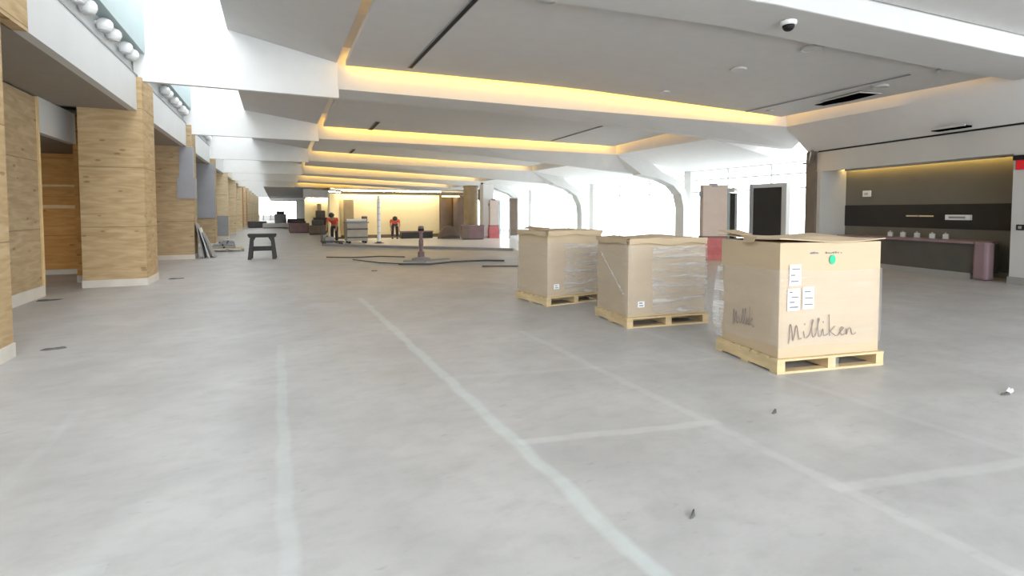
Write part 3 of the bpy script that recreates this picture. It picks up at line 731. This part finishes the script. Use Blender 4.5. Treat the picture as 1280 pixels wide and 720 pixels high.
# middle carton
A2 = -.13
pallet((4.18, 5.51, 0), A2, 1.27, .95, 'timber pallet under the middle carton')
c2, shell2 = carton((4.18 + .035, 5.51 + .03, .14), A2, 1.2, .89, 1.06, 'film-wrapped tan carton with torn wrap across its front, middle of the three', 11)
shell2(.03, .95, .012, 'stretch_film', .006); shell2(.04, .94, .02, 'crumpled_film', .016, 'film', (3, 19))
label_sheet(c2, .14, .24, .13, .21, [(.2,.8),(.2,.7)])
o = strokes(c2, [[(.06,.83),(.40,.30)]], .012, name='film_crease', map_=lambda a_, b_: (-.018, .89-a_*2, b_)); o.data.materials[0] = M['film']
flap(c2, [(-.03,.02,1.045),(.1,.02,1.06),(.1,.6,1.065),(-.03,.6,1.05)])
# farthest carton
A1 = .12
pallet((3.97, 7.34, 0), A1, 1.22, .95, 'timber pallet under the farthest carton')
c1, shell1 = carton((3.97 + .03, 7.34 + .035, .14), A1, 1.15, .89, 1.10, 'tan carton with film on its right half, farthest of the three on the right', 23)
shell1(.03, .9, .012, 'stretch_film'); shell1(.04, .88, .02, 'crumpled_film', .016, 'film', (3, 19))
label_sheet(c1, .12, .23, .13, .21, [(.2,.8),(.2,.6)])
flap(c1, [(-.04,.05,1.10),(.08,.02,1.135),(.08,.7,1.14),(-.05,.7,1.11)])

# ------------------------------------------------------------------ trestle, pallet of scrap, leaning boards
t = empty('work_trestle', (-.42, 18.7, 0), -.05, 'dark plastic work trestle standing alone on the open floor at left', 'trestle')
MB().box(-.42, .42, -.13, .13, .74, .82).box(-.40, .40, -.10, .10, .70, .74).build('top_beam', M['sawh'], t, bevel=.012)
for sx in (-1, 1):
    for sy in (-1, 1):
        MB().loft([[(sx*.30-.05, sy*.07-.035, .72), (sx*.30+.05, sy*.07-.035, .72), (sx*.30+.05, sy*.07+.035, .72), (sx*.30-.05, sy*.07+.035, .72)],
                   [(sx*.36-.055, sy*.27-.04, 0), (sx*.36+.055, sy*.27-.04, 0), (sx*.36+.055, sy*.27+.04, 0), (sx*.36-.055, sy*.27+.04, 0)]]).build('leg', M['sawh'], t, bevel=.008)
MB().box(-.34, .34, -.17, .17, .30, .36).box(-.34, .34, -.19, -.16, .27, .40).box(-.34, .34, .16, .19, .27, .40).build('shelf', M['sawh'], t)
MB().bar((-.33,-.1,.5), (-.2,-.1,.72), .03, .05).bar((.33,-.1,.5), (.2,-.1,.72), .03, .05).build('brace', M['sawh'], t)

p = empty('scrap_pallet', (-1.75, 22.9, 0), .05, 'low timber pallet holding bundles beside the left columns', 'pallet')
for y in (-.45, -.2, .05, .3): MB().box(-.6, .6, y, y+.14, .10, .125).build('deck_board', M['timber'], p)
for x in (-.58, -.05, .48): MB().box(x, x+.1, -.45, .44, 0, .10).build('stringer', M['greyboard'], p)
for i, (x, y, z, lx, ly, lz, rz, nm) in enumerate([(-.12, 0, .125, .8, .6, .09, .1, 'bottom'), (-.1, .02, .217, .66, .5, .08, -.15, 'second'), (-.02, 0, .299, .5, .4, .07, .2, 'third'), (.05, 0, .371, .36, .3, .06, -.1, 'topmost')]):
    b = empty('wrapped_bundle', (-1.75+x, 22.9+y, z), rz, 'grey wrapped bundle on the low scrap pallet, %s of the pile' % nm, 'bundle', 'bundles on the scrap pallet')
    MB().box(-lx/2, lx/2, -ly/2, ly/2, 0, lz).build('wrap', M['steel' if i % 2 else 'greyboard'], b, bevel=.02)
    MB().box(-.03, .03, -ly/2-.004, ly/2+.004, .002, lz-.02).build('strap', M['dark'], b)
for i, (dx, lean, wd, ht, mm, nm) in enumerate([(.02, .22, .75, 1.15, 'greyboard', 'inner'), (.10, .30, .7, 1.0, 'steel', 'middle'), (.18, .36, .6, .85, 'greyboard', 'outer')]):
    y0 = 19.55 + i*.06
    b = empty('leaning_board', (-2.42+dx, y0, 0), 0, 'grey board leaning on the grey-wrapped column, %s of the three' % nm, 'board', 'boards leaning on the column')
    MB().hexa([(lean-.01, 0, 0), (lean+.02, 0, 0), (lean+.02, wd, 0), (lean-.01, wd, 0)], [(0, 0.05, ht), (.03, .05, ht), (.03, wd-.04, ht), (0, wd-.04, ht)]).build('sheet', M[mm], b)
    MB().hexa([(lean*.5-.002, .05, ht*.5-.06), (lean*.5+.036, .05, ht*.5-.06), (lean*.5+.036, .12, ht*.5-.06), (lean*.5-.002, .12, ht*.5-.06)],
              [(lean*.42-.002, .05, ht*.58), (lean*.42+.034, .05, ht*.58), (lean*.42+.034, .12, ht*.58), (lean*.42-.002, .12, ht*.58)]).build('tape', M['dirt'], b)

# ------------------------------------------------------------------ middle of the floor
b = empty('long_board', (5.3, 21.3, 0), 0, 'long grey board lying across the floor in front of the painted sun patch', 'board')
MB().bar((-3.4, 3.2, .045), (3.15, -2.95, .045), .2, .09).build('plank', M['greyboard'], b)
MB().bar((-3.4, 3.2, .095), (3.15, -2.95, .095), .05, .012).build('edge_strip', M['steel'], b)
s = empty('stanchion_post', (4.2, 16.2, 0), 0, 'dark reddish post on a flat base among cables in the middle of the floor', 'post')
MB().lathe([(.055,.1),(.055,.42),(.075,.45),(.075,.62),(.055,.66),(.055,.85),(.085,.88),(.09,1.05),(.06,1.08)], n=16).build('post', M['plum'], s)
MB().lathe([(.30,0),(.30,.04),(.2,.07),(.08,.10),(.07,.2)], n=20).build('base', M['greyboard'], s)
MB().box(-.09, .09, -.08, .08, .0, .26).build('base_box', M['plum'], s, bevel=.02)
MB().lathe([(.092,.92),(.096,.93),(.096,.99),(.092,1.0)], n=16).build('collar', M['dark'], s)
for nm, pts, r in [('black cable lying on the floor left of the dark post', [(1.5,18.2,.02),(2.3,17.7,.02),(3.2,17.8,.02),(3.9,17.2,.02)], .018),
                   ('thick cable running right from the foot of the dark post', [(3.2,14.9,.025),(4.0,14.5,.025),(4.8,14.9,.025),(5.9,14.9,.025),(6.4,14.6,.025)], .025),
                   ('thin cable curving in front of the dark post', [(2.2,17.0,.015),(2.8,15.6,.015),(3.5,14.9,.015),(3.9,14.7,.015)], .015),
                   ('grey cable near the left side of the farthest carton', [(5.2,13.4,.02),(5.9,13.1,.02),(6.4,12.9,.02)], .018)]:
    tag(MB().tube(pts, r, 8).build('floor_cable', M['dirt'], None, True), nm, 'cable', 'cables on the floor')
for i, (x, y, rz, lx, nm) in enumerate([(4.6, 15.8, .3, .9, 'right of'), (3.85, 15.6, -.5, .7, 'left of')]):
    q = MB().box(-lx/2, lx/2, -.07, .07, 0, .035).build('timber_offcut', M['greyboard']); q.location = (x, y, 0); q.rotation_euler.z = rz
    tag(q, 'flat grey timber offcut just %s the dark post base' % nm, 'timber offcut')
s = empty('marked_rod', (4.5, 25.3, 0), 0, 'tall white pole with dark marks standing on the floor before the lit wall', 'pole')
MB().tube([(0,0,.05),(0,0,2.0),(0,0,2.32)], [.085,.085,.05], 14).build('rod', M['lamp'], s)
mk = MB()
for z in (.5,.8,1.1,1.4,1.7,1.95,2.1): mk.lathe([(.084,z),(.0875,z+.005),(.0875,z+.035),(.084,z+.04)], n=14)
mk.build('mark_rings', M['fascia'], s)
MB().lathe([(.25,0),(.25,.02),(.12,.05),(.1,.09)], n=14).build('foot', M['dirt'], s)

# lit display wall far in the middle
Yk = 30.3
k_ = empty('display_wall', (6.0, Yk, 0), 0, 'cream display wall glowing under a warm top light in the distance', 'display wall')
MB().box(-2.75, 3.0, 0, .12, .12, 2.5).build('back_wall', M['warm'], k_)
MB().hexa([(-3.5, -1.3, .12), (-3.42, -1.36, .12), (-2.68, 0, .12), (-2.75, .08, .12)], [(-3.5, -1.3, 2.5), (-3.42, -1.36, 2.5), (-2.68, 0, 2.5), (-2.75, .08, 2.5)]).build('side_wall', M['warm'], k_)
MB().box(-3.5, 3.0, -.06, .0, 0, .2).build('plinth', M['brown'], k_)
MB().box(-2.75, 5.2, -.75, -.65, 2.5, 2.66).build('valance', M['gold'], k_)
MB().box(-3.3, 5.2, -.75, .3, 2.74, 2.82).build('canopy', M['panel'], k_)
MB().box(-2.7, 2.95, -.5, -.4, 2.66, 2.70).build('lamp_strip', M['kiosk'], k_)
MB().bar((-3.4,-1.2,2.6), (-2.75,-.2,2.6), .05, .04).build('side_lamp_strip', M['kiosk'], k_)
MB().box(-2.55, -2.05, -.35, -.02, .2, 2.2).build('pilaster', M['gold'], k_)
MB().box(3.05, 3.35, -.2, .2, 0, 2.5).box(3.95, 4.25, .2, .5, 0, 2.5).build('dark_pier', M['brown'], k_)
MB().box(3.35, 5.0, .5, .6, 0, 2.5).build('recess_wall', M['brown'], k_)
MB().box(3.1, 4.2, -.2, .0, 2.42, 2.48).build('lit_lintel', M['strip'], k_)
s = empty('tan_column', (10.5, 28.9, 0), 0, 'tan stone column right of the display wall in the distance', 'column')
MB().lathe([(.42,.12),(.42,2.9),(.46,2.95),(.46,3.05)], n=24).build('shaft', M['gold'], s, True)
MB().lathe([(.48,0),(.48,.12),(.42,.13)], n=24).build('base', M['brown'], s)
s = empty('white_column', (11.15, 28.0, 0), 0, 'white column between the tan column and the far pylon', 'column')
MB().box(-.32, .32, -.3, .3, .1, 3.1).build('shaft', M['white'], s, bevel=.03)
MB().box(-.35, .35, -.33, .33, 0, .1).build('base', M['panel'], s)
s = empty('wrapped_crate', (9.95, 26.7, 0), -.25, 'plum-coloured boxy crate in front of the tan column', 'crate')
MB().box(-.75, .45, -.4, .4, .06, .74).build('body', M['plum'], s, bevel=.02)
MB().box(-.77, .47, -.42, .42, .74, .79).build('lid', M['mauve'], s)
MB().box(-.7, .4, -.36, .36, 0, .06).build('skid', M['dirt'], s)
MB().box(-.75-.01, -.35, -.41, -.395, .08, .72).build('dark_panel', M['brown'], s)
s = empty('covered_heap', (8.85, 28.0, 0), 0, 'dark covered heap left of the plum crate', 'heap')
S = []
for z, r in ((0,.55),(.2,.58),(.45,.42),(.65,.3),(.72,.12)):
    S.append([(r*1.1*math.cos(2*PI*i/14)*(1+.14*math.sin(3*i+z*7)), r*.5*math.sin(2*PI*i/14)*(1+.1*math.cos(2*i)), z) for i in range(14)])
MB().loft(S).build('tarp', M['brown'], s, True)
MB().tube([(-.55,-.25,.12),(0,-.34,.2),(.55,-.22,.1)], .03, 8).build('tie_rope', M['dirt'], s)
s = empty('low_planter', (7.3, 29.2, 0), 0, 'low dark planter box at the foot of the display wall', 'planter')
MB().box(-.9, .9, -.25, .25, 0, .38).build('trough', M['band'], s, bevel=.02)
MB().box(-.92, .92, -.27, .27, .36, .42).build('rim', M['plum'], s)
s = empty('dark_doorway', (12.5, 27.2, 0), 0, 'dark tall screen in a grey frame left of the far arch leg', 'display')
MB().box(-.25, .25, -.08, .08, 0, 2.35).build('frame', M['panel'], s)
MB().box(-.22, .2, -.1, -.082, .15, 2.28).build('screen', M['brown'], s)
s = empty('door_leaf', (13.2, 31.4, 0), 0, 'thin dark door edge right of the far wrapped pylon', 'door')
MB().box(-.13, .13, -.04, .04, .5, 2.3).build('dark_edge', M['band'], s)
MB().box(-.6, -.13, -.03, .03, 0, 2.3).box(.13, .3, -.03, .03, 0, 2.3).box(-.13,.13,-.03,.03,0,.5).build('leaf', M['upper'], s)
s = empty('header_box', (11.0, 28.9, 2.25), 0, 'dark square box above the far wrapped pylon', 'box')
MB().box(.02, .42, -.12, .12, .0, .6).build('body', M['brown'], s)
MB().box(.18, .26, -.1, .1, .6, 1.0).build('hanger', M['dirt'], s)

# site cart and clutter
c = empty('site_cart', (3.55, 25.9, 0), .03, 'tall galvanised bin cart with a white pipe on top before the lit wall', 'cart')
MB().box(-.52, .45, -.4, .4, .12, .98).build('bin', M['cart'], c, bevel=.02)
MB().box(-.56, .5, -.45, .45, .98, 1.04).build('rim', M['greyboard'], c)
MB().tube([(-.5,-.2,1.11),(.42,-.2,1.11)], .07, 12).build('white_pipe', M['lamp'], c)
MB().box(.3, .52, .05, .42, 1.04, 1.3).build('tool_case', M['brown'], c, bevel=.02)
for x in (-.4, .35):
    for y in (-.33, .33): MB().tube([(x, y-.03, .07), (x, y+.03, .07)], .07, 12).build('wheel', M['black'], c)
MB().bar((-.52,-.42,.3), (.45,-.42,.3), .03, .06).bar((-.52,-.42,.7), (.45,-.42,.7), .03, .06).build('rail', M['dirt'], c)
s = empty('low_dolly', (2.35, 25.4, 0), .1, 'low flat dolly with grey sacks at the left foot of the site cart', 'dolly')
MB().box(-.45, .5, -.3, .3, .1, .16).build('deck', M['dirt'], s)
MB().box(-.35, .1, -.22, .2, .16, .36).build('sack', M['greyboard'], s, bevel=.07)
for x in (-.35, .4):
    for y in (-.24, .24): MB().tube([(x, y-.025, .05), (x, y+.025, .05)], .05, 10).build('wheel', M['black'], s)
MB().tube([(-.43,-.2,.14),(-.47,-.2,.75),(-.47,.2,.75),(-.43,.2,.14)], .02, 8).build('handle', M['dirt'], s)
# far clutter down the hall
o = empty('display_wall', (4.4, 47.0, 0), 0, 'second smaller glowing wall farther down the hall', 'display wall')
MB().box(-2.2, 2.5, 0, .12, 0, 2.6).build('back_wall', M['warm'], o)
MB().box(-2.3, 2.6, -.6, .2, 2.7, 3.4).build('canopy', M['panel'], o)
MB().box(-2.1, 2.4, -.3, -.22, 2.6, 2.64).build('lamp_strip', M['kiosk'], o)
MB().box(-1.2, -.9, -.3, 0, 0, 2.2).build('pilaster', M['gold'], o)
MB().box(.0, 1.6, -.2, -.0, .6, 2.1).build('teal_panel', M['teal'], o)
def clutter(name, x, y, lx, ly, lz, mm, lab, cat, top=None):
    e = empty(name, (x, y, 0), random.uniform(-.2, .2), lab, cat)
    MB().box(-lx/2, lx/2, -ly/2, ly/2, .06, lz).build('body', M[mm], e, bevel=.04)
    MB().box(-lx/2+.05, lx/2-.05, -ly/2+.05, ly/2-.05, 0, .06).build('skid', M['dirt'], e)
    if top: MB().box(-lx/3, lx/3, -ly/3, ly/3, lz, lz+top).build('load', M['dirt'], e, bevel=.05)
clutter('material_stack', 2.5, 36.5, 1.1, .8, .62, 'brown', 'brown low stack of material left of the display wall', 'stack', .35)
clutter('material_stack', 1.5, 40, 1.3, .8, .7, 'plum', 'plum low stack of material farther left of the display wall', 'stack', .15)
clutter('machine_crate', 2.9, 39.5, .9, .8, 1.1, 'sawh', 'dark upright machine crate before the second glowing wall', 'crate', .5)
clutter('white_bench', .5, 52, 3.2, .6, .45, 'panel', 'long white bench across the hall far off', 'bench')
clutter('material_stack', -1.6, 54, 1.6, .8, .6, 'dirt', 'dark low stack beside the far orange boarding', 'stack')
clutter('material_stack', 2.2, 60, 2.2, .8, .75, 'dirt', 'wide grey stack far down the hall before the bright end', 'stack')
clutter('machine_crate', .5, 70, 1.2, 1, 1.2, 'greyboard', 'tall grey machine silhouetted against the bright far end', 'crate', .35)
v = empty('open_ceiling_hatch', (3.6, 43.6, 0), 0, 'dark open coffer in the far ceiling left of the display wall', 'ceiling opening')
MB().hexa([(.0,-2.4,3.28),(3.2,-2.4,3.28),(3.2,1.6,3.28),(-.9,1.6,3.28)], [(.0,-2.4,3.32),(3.2,-2.4,3.32),(3.2,1.6,3.32),(-.9,1.6,3.32)]).build('painted_opening', M['soffit'], v)  # flat darker slab painted in place of an open recess
mm = MB()
for i in range(5): mm.bar((-.2,-2.1+.75*i,3.27), (3.1,-2.1+.75*i,3.27), .06, .03)
mm.build('bearer', M['brown'], v)

# small scraps on the near floor
for x, y, rz, lx, ly, mm, lab in [(-3.6, 11.45, .3, .34, .12, 'dirt', 'dark scrap at the foot of the plywood hoarding'), (-2.3, 7.35, .1, .22, .05, 'dirt', 'dark sliver beside the leftmost column base'),
                             (5.72, 2.21, .2, .14, .045, 'paper', 'crumpled white scrap on the floor at right'), (5.58, 2.18, -.2, .10, .03, 'dirt', 'dark flake beside the white scrap at right'),
                             (3.46, 2.72, .3, .07, .025, 'dirt', 'tiny dark chip on the floor in front of the nearest pallet'), (1.9, 1.95, .5, .06, .02, 'dirt', 'tiny dark chip right of the pale floor band'),
                             (2.3, 13.6, .2, .16, .06, 'dirt', 'small dark scrap on the floor before the cables'), (-2.1, 13.9, .1, .3, .05, 'dirt', 'dark sliver beside the wide plywood column base')]:
    S = [(lx/2*math.cos(a)*(1+.25*math.sin(3*a)), ly/2*math.sin(a)*(1+.2*math.cos(2*a))) for a in [2*PI*i/12 for i in range(12)]]
    q = MB().hexa([(a, b_, 0) for a, b_ in S], [(a*.8, b_*.7, .018 + .008*math.sin(a*60)) for a, b_ in S]).build('floor_scrap', M[mm]); q.location = (x, y, .001); q.rotation_euler.z = rz
    tag(q, lab, 'scrap')

# ------------------------------------------------------------------ two distant workers
def skin_mesh(name, verts, edges, radii, mat_, parent, sub=1):
    me = bpy.data.meshes.new(name); me.from_pydata(verts, edges, []); me.update()
    o = bpy.data.objects.new(name, me); COL.objects.link(o)
    md = o.modifiers.new('skin', 'SKIN'); md.use_smooth_shade = True
    for i, r in enumerate(radii):
        sv = me.skin_vertices[0].data[i]; sv.radius = r if isinstance(r, tuple) else (r, r); sv.use_root = (i == 0)
    if sub: o.modifiers.new('sub', 'SUBSURF').levels = sub; o.modifiers['sub'].render_levels = sub
    dg = bpy.context.evaluated_depsgraph_get(); dg.update()
    m2 = bpy.data.meshes.new_from_object(o.evaluated_get(dg)); m2.name = name
    o.modifiers.clear(); o.data = m2; m2.materials.clear(); m2.materials.append(mat_)
    for p_ in m2.polygons: p_.use_smooth = True
    if parent: o.parent = parent
    return o
def person(loc, rz, bend, label):
    r = empty('person', loc, rz, label, 'person')
    hip = Vector((0,0,.90)); d = Vector((math.sin(bend), 0, math.cos(bend)))
    ch = hip + d*.30; sh = hip + d*.48; nk = sh + d*.08; hd = nk + (d*.7 + Vector((.5*math.sin(bend),0,.35))).normalized()*.13; cr = hd + (hd-nk).normalized()*.11
    V = [hip, hip+d*.15, ch, sh, nk, hd, cr, hd + Vector((.115,0,-.01)), hd + Vector((.0,.085,0)), hd + Vector((0,-.085,0))]
    E = [(0,1),(1,2),(2,3),(3,4),(4,5),(5,6),(5,7),(5,8),(5,9)]
    Rr = [(.13,.10),(.12,.10),(.15,.11),(.12,.10),.055,(.085,.095),.06,.018,.014,.014]
    for sy in (-1, 1):
        i = len(V); fx = .07*sy
        V += [hip + Vector((0, sy*.10, -.05)), Vector((fx+.04, sy*.12, .49)), Vector((fx, sy*.13, .09)), Vector((fx+.15, sy*.14, .04))]
        E += [(0, i), (i, i+1), (i+1, i+2), (i+2, i+3)]; Rr += [.095, .065, .045, .04]
        j = len(V); el = sh + Vector((.08, sy*.25, -.27)); wr_ = el + Vector((.16, -sy*.03, -.18)); pm = wr_ + Vector((.04, 0, -.06))
        V += [sh + Vector((0, sy*.19, -.01)), el, wr_, pm]; E += [(3, j), (j, j+1), (j+1, j+2), (j+2, j+3)]; Rr += [.06, .045, .03, (.035,.02)]
        for q in range(4):
            n = len(V); off = Vector((.012, (q-1.5)*.02, -.02)); ln = (.055,.065,.06,.045)[q]
            V += [pm + off, pm + off + Vector((.012,0,-ln*.6)), pm + off + Vector((-.005,0,-ln*1.1))]; E += [(j+3, n), (n, n+1), (n+1, n+2)]; Rr += [.01,.009,.008]
        n = len(V); V += [pm + Vector((.02,-sy*.035,0)), pm + Vector((.045,-sy*.05,-.03))]; E += [(j+3, n), (n, n+1)]; Rr += [.011,.009]
    skin_mesh('body', [tuple(v) for v in V], E, Rr, M['skin'], r)
    # trousers, vest, boots, hard hat
    T = [hip + d*.05, hip - Vector((0,0,.02))]; TE = [(0,1)]; TR = [(.14,.12),(.145,.12)]
    for sy in (-1, 1):
        i = len(T); fx = .07*sy
        T += [hip + Vector((0, sy*.10, -.08)), Vector((fx+.04, sy*.12, .49)), Vector((fx, sy*.13, .10))]; TE += [(1, i), (i, i+1), (i+1, i+2)]; TR += [.115, .09, .075]
    skin_mesh('trousers', [tuple(v) for v in T], TE, TR, M['navy'], r)
    vv = [hip + d*.06, hip + d*.2, ch, sh, sh + Vector((0,.2,-.02)), sh + Vector((0,-.2,-.02)), sh + Vector((.05,.245,-.16)), sh + Vector((.05,-.245,-.16))]
    skin_mesh('hi_vis_top', [tuple(v) for v in vv], [(0,1),(1,2),(2,3),(3,4),(3,5),(4,6),(5,7)], [(.165,.13),(.16,.13),(.18,.14),(.14,.12),.085,.085,.065,.065], M['orange'], r)
    ax = (hd-nk).normalized(); q = ax.to_track_quat('Z', 'Y').to_matrix().to_4x4(); q.translation = hd + ax*.03
    hm = MB().lathe([(.135,0),(.135,.012),(.115,.02),(.11,.07),(.085,.115),(.04,.14),(.001,.145)], n=18).build('hard_hat', M['sawh'], r, True); hm.matrix_local = q
    for sy in (-1, 1):
        MB().box(.07*sy-.07, .07*sy+.2, sy*.13-.055, sy*.13+.055, 0, .09).build('boot', M['black'], r, bevel=.03)
    return r
person((6.05, 29.1, 0), -1.75, 1.25, 'worker in an orange top bending forward before the lit wall')
person((2.6, 26.7, 0), -1.9, .9, 'worker in an orange top stooping behind the left end of the site cart')

# end of the hall
o = MB().box(-7, 1.2, 95, 95.2, 0, .9).box(-7, 16, 95, 95.2, 3.2, 6.5).box(3.2, 16, 95, 95.2, 0, 3.3).build('wall_back', M['white']); struct(o)
fr = MB()
for x in (-3, -1.9, -.8, .3, 1.2, 2.2, 3.2): fr.box(x-.05, x+.05, 95, 95.1, 0, 3.2)
fo = fr.build('window_6', M['white']); struct(fo)
MB().box(-3, 3.2, 95.04, 95.05, .9, 3.2).build('pane', M['glass'], fo)
